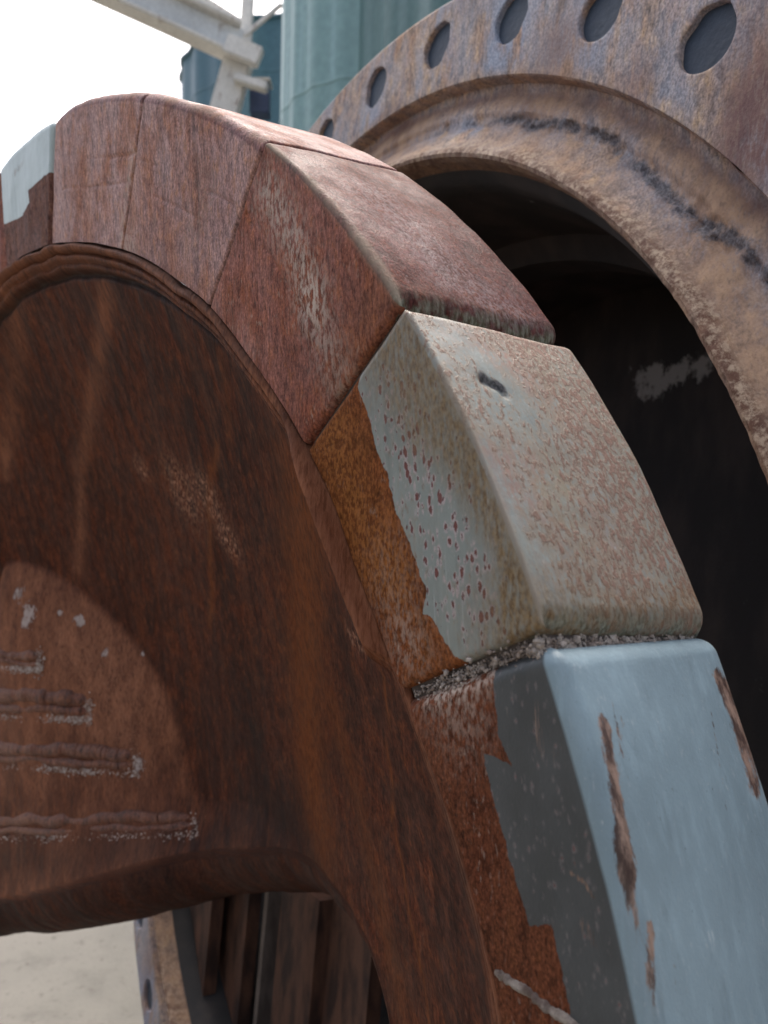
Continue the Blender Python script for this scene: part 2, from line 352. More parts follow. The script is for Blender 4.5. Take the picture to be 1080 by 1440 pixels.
# ------------------------------------------------------------------ the segmented wheel
OUT = np.array([(-60, 1.045), (13, 1.048), (19, 1.050), (26, 1.052), (30, 1.055), (35.5, 1.053), (40.7, 1.048), (47, 1.039), (52.7, 1.026), (60, 1.010), (67.2, .998), (72.4, .990), (76, .978), (90, .970), (130, .975), (200, 1.0), (300, 1.045)])
INN = np.array([(-60, .93), (0, .937), (13, .941), (17.8, .934), (21.5, .926), (24.8, .919), (29.3, .914), (33, .918), (37, .912), (42, .903), (47.3, .895), (51.3, .882), (56.9, .869), (63.3, .853), (70.9, .839), (80.5, .830), (92.7, .828), (130, .83), (200, .86), (300, .93)])
TW = .148
_g = np.arange(-60, 300, .5)
def _sm(tab, w):
    y = np.interp(_g, tab[:, 0], tab[:, 1]); k = np.exp(-(np.arange(-12, 13) / w) ** 2); k /= k.sum()
    return np.convolve(np.pad(y, 12, 'edge'), k, 'valid')
_o, _i = _sm(OUT, 4), _sm(INN, 3)
def wrap(t): return (np.asarray(t) + 60) % 360 - 60
def r_out(t): return np.interp(wrap(t), _g, _o)
def r_in(t): return np.interp(wrap(t), _g, _i)

wb = WH.cs(0, 0, .07); wheel = root('segmented_wheel', (wb[0], wb[1], 0), 'huge rusty segmented wheel with painted blocks round its rim, nearest the camera', 'wheel')

def on_tread(px, py): return WH.march(px, py, lambda x, y, z: np.hypot(x, y) - r_out(np.degrees(np.arctan2(y, x))), -.02, .16)
def W3(p): return WH.cs(*p)
def tread_pts(pp): return np.array([W3(on_tread(*p)) for p in pp])
def face_pts(pp): return np.array([W3((*WH.at(px, py, 0), 0)) for px, py in pp])

def make_segment(t0, t1, mat, g=.0016, ends=((.004, .004), (.004, .004)), c=.007, hi=True, name='rim_segment', paint=None, extra=None, grooves=(), relief=.0006, TW=TW, skew=(0, 0)):
    """one block of the rim between two angles (degrees); ends = (face, tread) rounding at the low and high angle"""
    nu, nf, nt = (150, 84, 84) if hi else (14, 3, 3)
    L = R(t1 - t0) * 1.0
    u = np.linspace(0, 1, nu)
    if hi: u = u + .12 * np.sin(2 * math.pi * u) * -1 / (2 * math.pi) * 4; u = (u - u[0]) / (u[-1] - u[0])
    d0 = u * L; d1 = L - d0; th = t0 + np.degrees(g) + u * (t1 - t0 - 2 * np.degrees(g))
    ro, ri = r_out(th), r_in(th)
    # section: list of (kind, param)
    sec = []
    for k in range(nf): sec.append(('f', k / (nf - 1)))
    for k in range(1, 9): sec.append(('c', k / 8))
    for k in range(1, nt): sec.append(('t', k / (nt - 1)))
    for k in range(1, 6): sec.append(('k', k / 5))
    sec.append(('b', 1))
    cr = .008; V = np.zeros((nu, len(sec), 3)); N = np.zeros((nu, len(sec), 2))
    def inset(d, re):
        if re <= 0: return 0 * d
        q = np.clip(re - d, 0, re); return re - np.sqrt(np.maximum(re * re - q * q, 0))
    for j, (k, s) in enumerate(sec):
        if k == 'f': r, z, nr, nz = ri + (ro - c - ri) * s, 0 * ro, 0, -1
        elif k == 'c': a = s * math.pi / 2; r, z, nr, nz = ro - c + c * math.sin(a), c - c * math.cos(a) + 0 * ro, math.sin(a), -math.cos(a)
        elif k == 't': r, z, nr, nz = ro + 0, c + (TW - c - cr) * s + 0 * ro, 1, 0
        elif k == 'k': a = s * math.pi / 2; r, z, nr, nz = ro - cr + cr * math.cos(a), TW - cr + cr * math.sin(a) + 0 * ro, math.cos(a), math.sin(a)
        else: r, z, nr, nz = ri + 0, TW + 0 * ro, 0, 1
        wf = max(0, -nz) if k in 'fc' else 0
        e0 = inset(d0, ends[0][0]) * wf + inset(d0, ends[0][1]) * (1 - wf); e1 = inset(d1, ends[1][0]) * wf + inset(d1, ends[1][1]) * (1 - wf)
        e = e0 + e1
        V[:, j, 0] = r - nr * e; V[:, j, 1] = np.radians(th + np.clip(z / TW, 0, 1) * (skew[0] * (1 - u) + skew[1] * u)); V[:, j, 2] = z - nz * e; N[:, j] = nr, nz
    P = V.reshape(-1, 3); NN = N.reshape(-1, 2)
    x, y, z = P[:, 0] * np.cos(P[:, 1]), P[:, 0] * np.sin(P[:, 1]), P[:, 2]
    X3 = WH.cs(x, y, z)
    if hi:
        dz = relief * fbm(X3, 28, 3) + .0016 * fbm(X3, 7, 2, 5)
        for pts, w, dep in grooves: dz = dz - dep * np.exp(-(polydist(X3 + .0012 * np.stack([vnoise(X3 * 90, 3)] * 3, -1), pts) / w) ** 2)
        rr = P[:, 0] + NN[:, 0] * dz; z = z + NN[:, 1] * dz; x, y = rr * np.cos(P[:, 1]), rr * np.sin(P[:, 1]); X3 = WH.cs(x, y, z)
    isface = np.tile(np.array([s[0] == 'f' for s in sec]), nu); istread = ~isface
    at = {'face': isface.astype(float)}
    if paint is not None:
        poly = np.array([WH.at(a, b, 0) for a, b in paint]); P2 = np.stack([x, y], -1)
        sd = polydist(P2, np.vstack([poly, poly[:1]])); sd = np.where(inpoly(P2, poly), sd, -sd)
        at['paint'] = np.where(istread, .02, np.clip(sd, -.02, .02))
    if extra: at.update({k: f(X3, isface, P) for k, f in extra.items()})
    flow = np.stack([x, z, y], -1); flow = np.vstack([flow, flow[:1], flow[-1:]])
    F = grid_faces(nu, len(sec), flip=True); nn = len(sec)
    n0 = len(X3); cen0 = X3[:nn].mean(0); cen1 = X3[-nn:].mean(0)
    X3 = np.vstack([X3, cen0, cen1]); at = {k: np.append(v, [0, 0]) for k, v in at.items()}
    for j in range(nn):
        j2 = (j + 1) % nn
        F.append((j, j2, n0)); F.append(((nu - 1) * nn + j2, (nu - 1) * nn + j, n0 + 1))
    return mesh(name, X3, F, mat, wheel, at, sharp=50, flow=flow)

def blob(X, c, r, amp=1.): return amp * np.exp(-(((X - np.asarray(c)) / np.asarray(r)) ** 2).sum(1))
def line(X, pts, w, amp=1.): return amp * np.exp(-(polydist(X, pts) / w) ** 2)

def edge_attr(w=.0028, k=1.):
    return lambda X, isf, P: k * np.exp(-(((P[:, 0] - r_out(np.degrees(P[:, 1]))) ** 2 + P[:, 2] ** 2) ** .5 / w) ** 2)
# low-down block, only its top corner in view
make_segment(-3, 7.6, M['red_rust'], extra={'pale': lambda X, f, P: .4 * np.ones(len(X))}, ends=((.004, .01), (.012, .012)))
# blue block
b_paint = [(690, 925), (693, 960), (700, 1030), (719, 1076), (680, 1058), (690, 1110), (704, 1160), (722, 1225), (745, 1302), (776, 1299), (790, 1360), (803, 1425), (806, 1500), (1300, 1500), (1300, 880), (690, 880)]
def s4_streak(X, f, P):
    a = line(X, tread_pts([(848, 1015), (862, 1100), (872, 1160), (884, 1230)]), .0048, 1.3) + line(X, tread_pts([(876, 1180), (888, 1260), (897, 1340)]), .0036, 1.2)
    a += line(X, tread_pts([(912, 1300), (918, 1390), (922, 1440)]), .003, 1.1) + line(X, tread_pts([(866, 1000), (872, 1080)]), .002, .55)
    a += line(X, tread_pts([(858, 985), (880, 1090), (898, 1200)]), .0012, .9) + line(X, tread_pts([(872, 1010), (884, 1080)]), .0016, .7) + line(X, tread_pts([(1000, 1000), (1012, 1080), (1026, 1190)]), .0012, .8) + line(X, tread_pts([(942, 1330), (950, 1430)]), .0014, .8)
    a += line(X, tread_pts([(1010, 950), (1030, 1000), (1045, 1050), (1062, 1110)]), .0060, 1.15) + line(X, tread_pts([(1024, 960), (1050, 1030), (1070, 1090)]), .0045, .8)
    return np.where(f, 0, a) + np.where(f, line(X, face_pts([(800, 1225), (822, 1240), (835, 1262)]), .002, .75) + line(X, face_pts([(822, 1300), (840, 1330)]), .006, .6) + line(X, face_pts([(745, 985), (770, 1060)]), .01, .45), 0)
rib = face_pts([(700, 1368), (740, 1392), (815, 1447)])
make_segment(7.6, 23.16, M['blue_paint'], paint=b_paint, c=.011, skew=(0, -.9), ends=((.004, .006), (.010, .013)), extra={
    'streak': s4_streak, 'wear': lambda X, f, P: np.where(f, .22, .06) + .2 * sstep(.1, 0, 0 * P[:, 2] + 1),
    'pits': lambda X, f, P: np.where(f, .18, 0), 'edge': edge_attr(.006, .25), 'pale': lambda X, f, P: line(X, face_pts([(600, 972), (690, 940)]), .009, 1.2) + blob(X, face_pts([(640, 985)])[0], .03, .5) }, relief=.0004)
# pitted block with beige weathering
p_paint = [(512, 500), (502, 545), (516, 580), (528, 635), (541, 665), (553, 715), (571, 752), (588, 800), (602, 832), (594, 862), (609, 868), (622, 895), (640, 924), (900, 1100), (1100, 900), (900, 300), (570, 380)]
def s3_wear(X, f, P):
    n = .5 + .35 * fbm(X, 9, 2, 3); w = np.where(f, .45, 0.84 + .2 * sstep(.02, .10, P[:, 2]) + .2 * (n - .5))
    w = w - np.where(f, 0, line(X, tread_pts([(690, 640), (730, 760), (790, 860)]), .014, .35) + line(X, tread_pts([(655, 480), (740, 560)]), .02, .25))
    return np.clip(w, 0, 1)
def s3_dirt(X, f, P):
    d = (r_out(np.degrees(P[:, 1])) - P[:, 0])
    tt = np.degrees(P[:, 1]); wd = .020 + .034 * sstep(27, 33, tt) + .006 * vnoise(X * 40, 31)
    a = np.where(f, .95 * sstep(wd * 1.5, wd * .4, d - .002), 0)
    a = a + blob(X, face_pts([(735, 895)])[0], .035, .9) + np.where(f, 0, .55 * np.exp(-(R(1) * (np.degrees(P[:, 1]) - 23.4) / .012) ** 2))
    return np.clip(a, 0, 1)
gp = tread_pts([(680, 535), (700, 545), (708, 552)])
make_segment(23.4, 35.2, M['pitted_paint'], paint=p_paint, c=.0028, g=.0016, skew=(-1.35, -.9), ends=((.006, .016), (.006, .008)), grooves=[(gp, .0034, .0026)], extra={
    'wear': s3_wear, 'dirt': s3_dirt, 'moss': lambda X, f, P: np.where(f, 0, 1.1 * np.exp(-((np.degrees(P[:, 1]) - 23.4 + 1.35 * P[:, 2] / TW) / .7) ** 2)),
    'pits': lambda X, f, P: np.where(f, np.clip(line(X, face_pts([(560, 560), (600, 680), (660, 840)]), .035, 1.1), 0, 1), .1),
    'gouge': lambda X, f, P: line(X + .005 * np.stack([fbm(X, 130, 3, s) for s in (9, 10, 11)], -1), gp, .0058, 1.),
    'streak': lambda X, f, P: np.where(f, line(X, face_pts([(640, 690), (655, 680), (668, 692)]), .003, .6), line(X, tread_pts([(722, 490), (745, 550), (762, 620)]), .005, .42)),
    'orange': lambda X, f, P: np.where(f, np.clip(line(X, face_pts([(470, 620), (500, 720), (540, 800)]), .03, 1.) + line(X, face_pts([(560, 800), (600, 900)]), .02, .35), 0, 1), 0),
    'pale': lambda X, f, P: np.where(f, line(X, face_pts([(545, 800), (575, 900)]), .022, .6), 0), 'edge': edge_attr(.0035, 1.)})
# red block above it, whitish weathering down its face, scratches
sc = [(face_pts([(345, 300), (370, 345), (420, 425), (446, 470)]), .0016, .0016), (face_pts([(350, 300), (372, 330)]), .0013, .0012), (face_pts([(430, 470), (460, 520)]), .0012, .001)]
make_segment(35.2, 47.0, M['red_rust'], skew=(-.9, .8), c=.0045, ends=((.006, .015), (.003, .004)), grooves=sc, extra={
    'pale': lambda X, f, P: np.where(f, line(X, face_pts([(375, 270), (415, 340), (440, 420)]), .018, 1.) + line(X, face_pts([(440, 430), (480, 540)]), .02, .6) + line(X, face_pts([(290, 420), (350, 500)]), .02, .2), line(X, tread_pts([(520, 270), (640, 390), (720, 440)]), .03, .8)),
    'orange': lambda X, f, P: np.where(f, line(X, face_pts([(530, 430), (480, 540)]), .02, .45), 0), 'moss': lambda X, f, P: np.where(f, 0, 1.2 * np.exp(-((np.degrees(P[:, 1]) - 35.2 + .9 * P[:, 2] / TW) / .6) ** 2)), 'edge': edge_attr(.004, .8)})
sc = [(face_pts(a), w, d) for a, w, d in [([(215, 275), (245, 290), (280, 309)], .0016, .0014), ([(292, 268), (325, 287), (345, 305)], .0015, .0013), ([(196, 225), (222, 232)], .0014, .001)]]
make_segment(47.0, 60.4, M['plum_rust'], skew=(.8, 0), c=.012, ends=((.003, .004), (.003, .006)), grooves=sc, extra={
    'pale': lambda X, f, P: line(X, face_pts([(186, 215), (172, 300), (170, 345)]), .007, .9) + blob(X, face_pts([(180, 350)])[0], .02, .9) + line(X, face_pts([(290, 270), (270, 330)]), .02, .25), 'edge': edge_attr(.006, .5)})
sc = [(face_pts(a), w, d) for a, w, d in [([(152, 221), (190, 216)], .0022, .002), ([(88, 266), (130, 262), (182, 256)], .0015, .0012), ([(120, 222), (150, 221)], .0012, .0008)]]
make_segment(60.4, 76.4, M['plum_rust'], c=.012, g=.0024, ends=((.003, .007), (.014, .024)), grooves=sc, extra={
    'pale': lambda X, f, P: line(X, face_pts([(186, 215), (172, 300), (170, 345)]), .007, .7), 'edge': edge_attr(.006, .5)})
l_paint = [(80, 150), (73, 240), (60, 250), (40, 268), (42, 285), (30, 305), (0, 318), (-60, 350), (-300, 500), (-300, -100), (80, -100)]
make_segment(76.4, 90.5, M['pale_paint'], c=.01, paint=l_paint, ends=((.008, .012), (.008, .012)), extra={'wear': lambda X, f, P: .15 * np.ones(len(X)), 'streak': lambda X, f, P: line(X, face_pts([(20, 245), (34, 228)]), .008, .6)})
th = 90.5; k = 0
while th < 356.9:                                   # the rest of the rim, out of the picture
    t2 = min(th + 12.25, 357); make_segment(th, t2, [M['red_rust'], M['plum_rust'], M['red_rust']][k % 3], hi=False, TW=.045 if 190 < t2 and th < 268 else .148); th = t2; k += 1
# core under the blocks: fills the joints
nu = 720; tt = np.linspace(0, 360, nu, endpoint=False); prof = [(-1, .006), (.99, .006), (.99, TW - .006), (-1, TW - .006)]
V = []
for t in tt:
    ri, ro = r_in(t) + .002, r_out(t) - .010; c, s = math.cos(R(t)), math.sin(R(t))
    for q, z in prof: r = ri if q < 0 else ro; V.append((r * c, r * s, min(z, .04) if 188 < t < 270 else z))
V = np.array(V); X3 = WH.cs(V[:, 0], V[:, 1], V[:, 2]); X3 = X3 + .0015 * np.stack([fbm(X3, 90, 2, k) for k in range(3)], -1)
F = grid_faces(nu, 4, wrap=True, flip=True) + [(((i + 1) % nu) * 4, i * 4, i * 4 + 3, ((i + 1) % nu) * 4 + 3) for i in range(nu)]
mesh('rim_core', X3, F, M['core'], wheel, sharp=40)

# crumbled filler squeezed out of the open joints
def pebbles(name, centres, sizes, mat, parent):
    import bmesh
    bm = bmesh.new(); bmesh.ops.create_icosphere(bm, subdivisions=1, radius=1)
    bv = np.array([v.co for v in bm.verts]); bf = [[v.index for v in f.verts] for f in bm.faces]; bm.free()
    V, F = [], []
    for c, s in zip(centres, sizes):
        q = bv * (1 + .35 * rng.uniform(-1, 1, (len(bv), 1))) * s * rng.uniform(.6, 1.3, 3); o = len(V) * len(bv)
        V.append(q + c); F += [[k + o for k in f] for f in bf]
    o = mesh(name, np.vstack(V), F, mat, parent, smooth=False); o['kind'] = 'stuff'; return o
C, Sz = [], []
for _ in range(6500):
    t = 23.17 + rng.normal(0, .17); z = rng.uniform(.0, TW - .005); t -= 1.1 * z / TW; r = r_out(t) - .0135 + rng.normal(0, .0018) ; s = rng.uniform(.0004, .0011) if rng.random() < .93 else rng.uniform(.0012, .0026)
    if z < .004: r = rng.uniform(.93, r_out(t) - .01)
    C.append((r * math.cos(R(t)), r * math.sin(R(t)), z)); Sz.append(s)
for _ in range(500):
    t = 23.2 + rng.normal(0, .10); r = rng.uniform(.935, 1.04); C.append((r * math.cos(R(t)), r * math.sin(R(t)), .0058 + rng.normal(0, .0008))); Sz.append(rng.uniform(.0004, .0010))
C = np.array(C); pebbles('joint_filler', WH.cs(C[:, 0], C[:, 1], C[:, 2]), Sz, M['filler'], wheel)
rp = face_pts([(698, 1366), (712, 1374), (728, 1385), (745, 1395), (762, 1409), (780, 1421), (800, 1434), (822, 1452)])
rp = np.stack([np.interp(np.linspace(0, 7, 60), range(8), rp[:, k]) for k in range(3)], -1)
v, f = tube(rp, .0032 * (.75 + .3 * vnoise(np.stack([np.arange(60) * .4] * 3, -1)) + .25 * np.linspace(0, 1, 60)), 12); v = v + .0009 * np.stack([fbm(v, 160, 3, k) for k in range(3)], -1)
mesh('seam_lip', v, f, M['dull_crust'], wheel)

# ---- the dished web with its boss
def z_dish(x, y):
    r = np.hypot(x, y) / r_in(np.degrees(np.arctan2(y, x))); return .26 * (1 - np.minimum(r, 1) ** 2.2)
arc = [(0, 792), (50, 797), (130, 842), (190, 900), (250, 1000), (280, 1160)]
PB = [WH.march(px, py, lambda x, y, z: z - z_dish(x, y), -.03, .3) for px, py in arc]
PB += [(*WH.at(440, 1190, .240), .240), (*WH.at(320, 1190, .228), .228), (*WH.at(200, 1206, .16), .16), (*WH.at(0, 1262, .06), .06), (-.8, -.36, .0)]
PB = np.array(PB)
far = np.array([(.9 * math.cos(R(t)), .9 * math.sin(R(t)), .42) for t in (0, 25, 50, 75, 100, 125, 150)] + [(.45, .25, .40), (.15, .62, .42), (-.3, .62, .38)])
CP = np.vstack([PB, far]); nC = len(CP)                       # thin-plate surface through the measured points
def _tk(a, b):
    d = np.hypot(a[:, None, 0] - b[None, :, 0], a[:, None, 1] - b[None, :, 1]) + 1e-9; return d * d * np.log(d)
_K = np.block([[_tk(CP, CP) + .004 * np.eye(nC), np.c_[np.ones(nC), CP[:, :2]]], [np.c_[np.ones(nC), CP[:, :2]].T, np.zeros((3, 3))]])
_w = np.linalg.solve(_K, np.append(CP[:, 2], [0, 0, 0]))
def z_boss(x, y):
    q = np.stack([np.ravel(x), np.ravel(y)], -1); v = _tk(q, CP) @ _w[:nC] + _w[nC] + q @ _w[nC + 1:]
    return v.reshape(np.shape(x))
print('boss fit', np.abs(z_boss(PB[:, 0], PB[:, 1]) - PB[:, 2]).round(3))
def z_web(x, y):
    a, b = z_dish(x, y), z_boss(x, y); k = .005
    h = np.clip(.5 + .5 * (a - b) / k, 0, 1); return a + (b - a) * h - k * h * (1 - h)
def on_web(px, py): return WH.march(px, py, lambda x, y, z: z - z_web(x, y), -.16, .3, 900)
def web_pts(pp): return np.array([W3(on_web(*p)) for p in pp])

low = [on_web(*p)[:2] for p in ((0, 1262), (100, 1240), (200, 1212), (300, 1194), (395, 1190))]
low = [(-.82, -.40), (-.66, -.34)] + low + [on_web(*p)[:2] for p in ((450, 1215), (500, 1285), (530, 1350), (552, 1440), (568, 1540))]
lx, ly = low[-1]; low += [(.62, -.25), (.52, -.45)]
low = np.array(low); print('low', low.round(3).tolist())
dl = np.append(0, np.cumsum(np.linalg.norm(np.diff(low, axis=0), axis=1))); si = np.linspace(0, 1, 620)
def resamp(s): return np.stack([np.interp(s * dl[-1], dl, low[:, k]) for k in (0, 1)], -1)
inner = resamp(si)
for _ in range(60): inner[1:-1] = (inner[:-2] + 2 * inner[1:-1] + inner[2:]) / 4
# outer end of every rung runs along the inner edge of the rim
bx = resamp(si); ang_key_s = [0] + [dl[k] / dl[-1] for k in (2, 5, 6, 7, 9, 11, 12)] + [1]
ang_key_t = [204, 172, 82, 52, 38, 24, 12, 1, -41]
outer_t = np.interp(si, ang_key_s, ang_key_t); kk = np.ones(61) / 61; outer_t = np.convolve(np.pad(outer_t, 30, 'edge'), kk, 'valid')
nv = 330; sv = 1 - (1 - np.linspace(0, 1, nv)) ** 1.35
ro = r_in(outer_t); OX, OY = ro * np.cos(np.radians(outer_t)), ro * np.sin(np.radians(outer_t))
Xg = inner[:, None, 0] * (1 - sv) + OX[:, None] * sv; Yg = inner[:, None, 1] * (1 - sv) + OY[:, None] * sv
x, y = Xg.ravel(), Yg.ravel(); z = z_web(x, y)
tg = np.degrees(np.arctan2(y, x)); d = r_in(tg) - np.hypot(x, y); PT = WH.cs(x, y, 0 * x)
wv = .0022 * vnoise(PT * 22, 3) + .001 * vnoise(PT * 60, 5)
z = z + .0035 * fbm(PT, 6, 2, 4) + .0007 * fbm(PT, 40, 3, 8)
def beadp(c, w, h): return h * np.sqrt(np.clip(1 - ((d + wv - c) / w) ** 2, 0, 1))
up = sstep(30, 42, tg)
hb = np.maximum.reduce([beadp(.0075, .0055, .008), beadp(.0185, .0050, .0075), beadp(.0285, .0045, .006)]) * (.25 + .75 * up)
z = z - hb + .006 * np.exp(-((d + wv - .0015) / .0022) ** 2) + (.007 * np.exp(-((d + wv - .0345) / .004) ** 2) + .004 * np.exp(-((d + wv - .013) / .0016) ** 2)) * up
band = sstep(24.5, 25.8, tg) * sstep(38, 33, tg); wdt = .014 + .034 * sstep(36, 27, tg)
z = z - band * (.014 * sstep(wdt, wdt * .8, d + 2 * wv) + .005 * np.exp(-((d - .006 + wv) / .004) ** 2)) * sstep(.0, .0035, d)
def gpath(n, w, h): pass
X3 = WH.cs(x, y, z); flowD = np.stack([x + 1.1 * z, 0 * z, y], -1)
at = {'orange': np.zeros(len(x)), 'brown': np.zeros(len(x)), 'pale': np.zeros(len(x)), 'salt': np.zeros(len(x)), 'soot_shade': np.zeros(len(x))}
warp = X3 + .006 * np.stack([vnoise(X3 * 35, s) for s in (1, 2, 3)], -1)
at['orange'] += .75 * band * sstep(wdt * 1.04, wdt * .94, d + 2 * wv); at['soot_shade'] += .8 * band * np.exp(-((d + 2 * wv - wdt * 1.06) / .003) ** 2)
at['orange'] += line(warp, web_pts([(425, 700), (425, 800), (430, 950), (435, 1080), (450, 1180)]), .055, .85)
at['orange'] += line(warp, web_pts([(300, 620), (292, 700), (296, 790), (297, 880)]), .008, .75) + line(warp, web_pts([(316, 500), (320, 620)]), .008, .4)
at['orange'] += line(warp, web_pts([(540, 960), (545, 1050), (550, 1150), (570, 1250), (590, 1350), (605, 1440)]), .0045, .9) + line(warp, web_pts([(575, 1000), (560, 900)]), .006, .4)
at['orange'] += line(warp, web_pts([(470, 1000), (520, 1200), (560, 1400)]), .03, .45)
at['brown'] += line(warp, web_pts([(150, 400), (142, 480), (128, 570), (112, 660), (108, 800)]), .018, .65) + line(warp, web_pts([(20, 420), (0, 640)]), .03, .55)
at['brown'] += line(warp, web_pts([(4, 620), (8, 670)]), .012, .8) + .85 * sstep(.045, .0, d)
bossm = sstep(-.004, .012, z_dish(x, y) - z_boss(x, y)); at['brown'] += bossm * (1.05 - .45 * sstep(-.2, .15, x) - .55 * sstep(.16, -.10, y) + .3 * fbm(X3, 12, 3, 21))
at['pale'] += blob(warp, web_pts([(255, 690)])[0], .045, 1.6) + blob(warp, web_pts([(292, 695)])[0], .034, 1.5) + blob(warp, web_pts([(322, 755)])[0], .028, 1.5) + blob(warp, web_pts([(200, 660)])[0], .022, 1.2)
at['pale'] += bossm * line(warp, web_pts([(100, 900), (160, 960), (180, 1040)]), .07, .35) + line(warp, web_pts([(490, 890), (510, 905)]), .012, .7)
for px, py, s in ((25, 832, .013), (42, 858, .014), (35, 875, .010), (86, 862, .006), (110, 870, .007), (112, 876, .006), (150, 915, .007), (200, 922, .005), (197, 1075, .011), (120, 998, .009)):
    try: at['salt'] += blob(warp, web_pts([(px, py)])[0], s * 1.7, .9)
    except Exception: pass
at['salt'] += line(warp, web_pts([(275, 1240), (300, 1232), (320, 1225)]), .004, .7) + line(warp, web_pts([(335, 1228), (352, 1220)]), .003, .7)
at['soot_shade'] += up * (np.exp(-((d + wv - .0355) / .005) ** 2) + .8 * np.exp(-((d + wv - .0015) / .003) ** 2)) + .55 * blob(X3, web_pts([(290, 1030)])[0], .035) + .5 * line(warp, web_pts([(180, 420), (230, 560)]), .05, .5)  # darker along the bead creases, plus a dark blot and a run
at['soot_shade'] += .65 * blob(warp, web_pts([(350, 1020)])[0], .10) + .8 * blob(warp, web_pts([(400, 1160)])[0], (.14, .14, .05)) + .6 * line(warp, web_pts([(600, 1060), (640, 1200), (665, 1320), (680, 1440)]), .018) + .45 * line(warp, web_pts([(0, 1215), (150, 1195), (330, 1170)]), .04)  # shade of the lower dish and boss painted in, mixed with black staining
at['brown'] *= (1 - .5 * blob(X3, web_pts([(290, 1030)])[0], .05))
at = {k: np.clip(v, 0, 1) for k, v in at.items()}
F = grid_faces(len(si), nv)
# rolled lower lip: round under, then back
gr = np.gradient(inner, axis=0); nrm = np.stack([gr[:, 1], -gr[:, 0]], -1); nrm /= np.linalg.norm(nrm, axis=1)[:, None]
zi = z.reshape(len(si), nv)[:, 0]; base = inner
Rr = np.interp(si, [0, ang_key_s[4], ang_key_s[5], 1], [.11, .085, .018, .014])
Rr = np.convolve(np.pad(Rr, 20, 'edge'), np.ones(41) / 41, 'valid')
rows = []
for a in np.linspace(0, 90, 12)[1:]: rows.append((np.sin(R(a)) * Rr, (1 - np.cos(R(a))) * Rr * 1.2))
for e in (.01, .04, .08, .12): rows.append((Rr, Rr * 1.2 + e))
LP = np.stack([np.concatenate([(base + nrm * r[:, None]), (zi + b)[:, None]], 1) for r, b in rows], 1)   # (n,rows,3)
LPf = LP.reshape(-1, 3); L3 = WH.cs(LPf[:, 0], LPf[:, 1], LPf[:, 2]); L3 = L3 + .0016 * np.stack([fbm(L3, 26, 3, k) for k in range(3)], -1)
n0 = len(X3); nr = len(rows)
for i in range(len(si) - 1):
    F.append((i * nv, n0 + i * nr, n0 + (i + 1) * nr, (i + 1) * nv)); 
    for j in range(nr - 1): F.append((n0 + i * nr + j, n0 + i * nr + j + 1, n0 + (i + 1) * nr + j + 1, n0 + (i + 1) * nr + j))
F = [f[::-1] for f in F]
at = {k: np.append(v, (.55 * np.clip(.8 + .6 * fbm(L3, 9, 3, 41), 0, 1)) if k == 'soot_shade' else np.zeros(len(L3))) for k, v in at.items()}  # shade under the lip is put into its colour, broken by noise
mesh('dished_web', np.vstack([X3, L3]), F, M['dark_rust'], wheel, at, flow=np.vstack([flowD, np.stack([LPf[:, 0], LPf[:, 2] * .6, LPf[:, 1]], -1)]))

# weld beads laid level across the boss, each with salt crust below
def bead_run(x1, y, slope, rad, seed, off=0):
    xs = np.linspace(-70, x1, 200); out = []
    for k, px in enumerate(xs):
        py = y + slope * (px - x1) + 1.6 * math.sin(px * .05 + seed) + 1.1 * math.sin(px * .13 + seed * 2) + off
        p = on_web(px, py); q = WH.cs(p[0], p[1], p[2] + rad * .5); out.append(q)
    out = np.array(out); L = 2 * out[0] - out[60]; out = np.vstack([np.linspace(L, out[0], 12)[:-1], out])
    rr = rad * (1 + .22 * vnoise(np.stack([np.arange(len(out)) * .11, np.full(len(out), seed * 3.1), np.zeros(len(out))], -1)))
    rr = rr * np.sqrt(np.clip((len(out) - 1 - np.arange(len(out))) / 9., .05, 1))
    return out, rr
for k, (x1, y, sl, w) in enumerate(((52, 922, .02, .8), (122, 982, .03, 1.25), (188, 1062, .06, 1.1), (272, 1150, -.02, 1.0))):
    for off, rad in ((0, .0125 * w), (14 * w, .0075 * w)):
        o, r = bead_run(x1, y, sl, rad, k * 3 + off, off); v, f = tube(o, r, 16); v = v + .0024 * np.stack([fbm(v, 13, 4, s) for s in range(3)], -1)
        mesh('weld_bead', v, f, M['bead'], wheel)
    C, Sz = [], []
    for _ in range(900):
        px = x1 + 8 - abs(rng.normal(0, 1)) * (x1 + 60) * .55; py = y + sl * (px - x1) + 24 * w + rng.normal(0, 3.0)
        if rng.random() < .12: px, py = x1 + rng.normal(3, 3), y + 12 + rng.normal(0, 9)
        p = on_web(px, py); C.append(WH.cs(p[0], p[1], p[2])); Sz.append(rng.uniform(.0005, .0022))
    pebbles('salt_crust', C, Sz, M['salt'], wheel)

# ------------------------------------------------------------------ the big bolted flange behind
fb = FL.cs(0, 0, .3); casing = root('flanged_casing', (fb[0], fb[1], 0), 'large round steel casing with a ring of bolt holes, standing behind the segmented wheel', 'casing')
RO, RS, RL = 1.18, 1.041, .925; NH = 36; HR = 1.117; HOLE = .035; A0 = 88.9; FT = .009
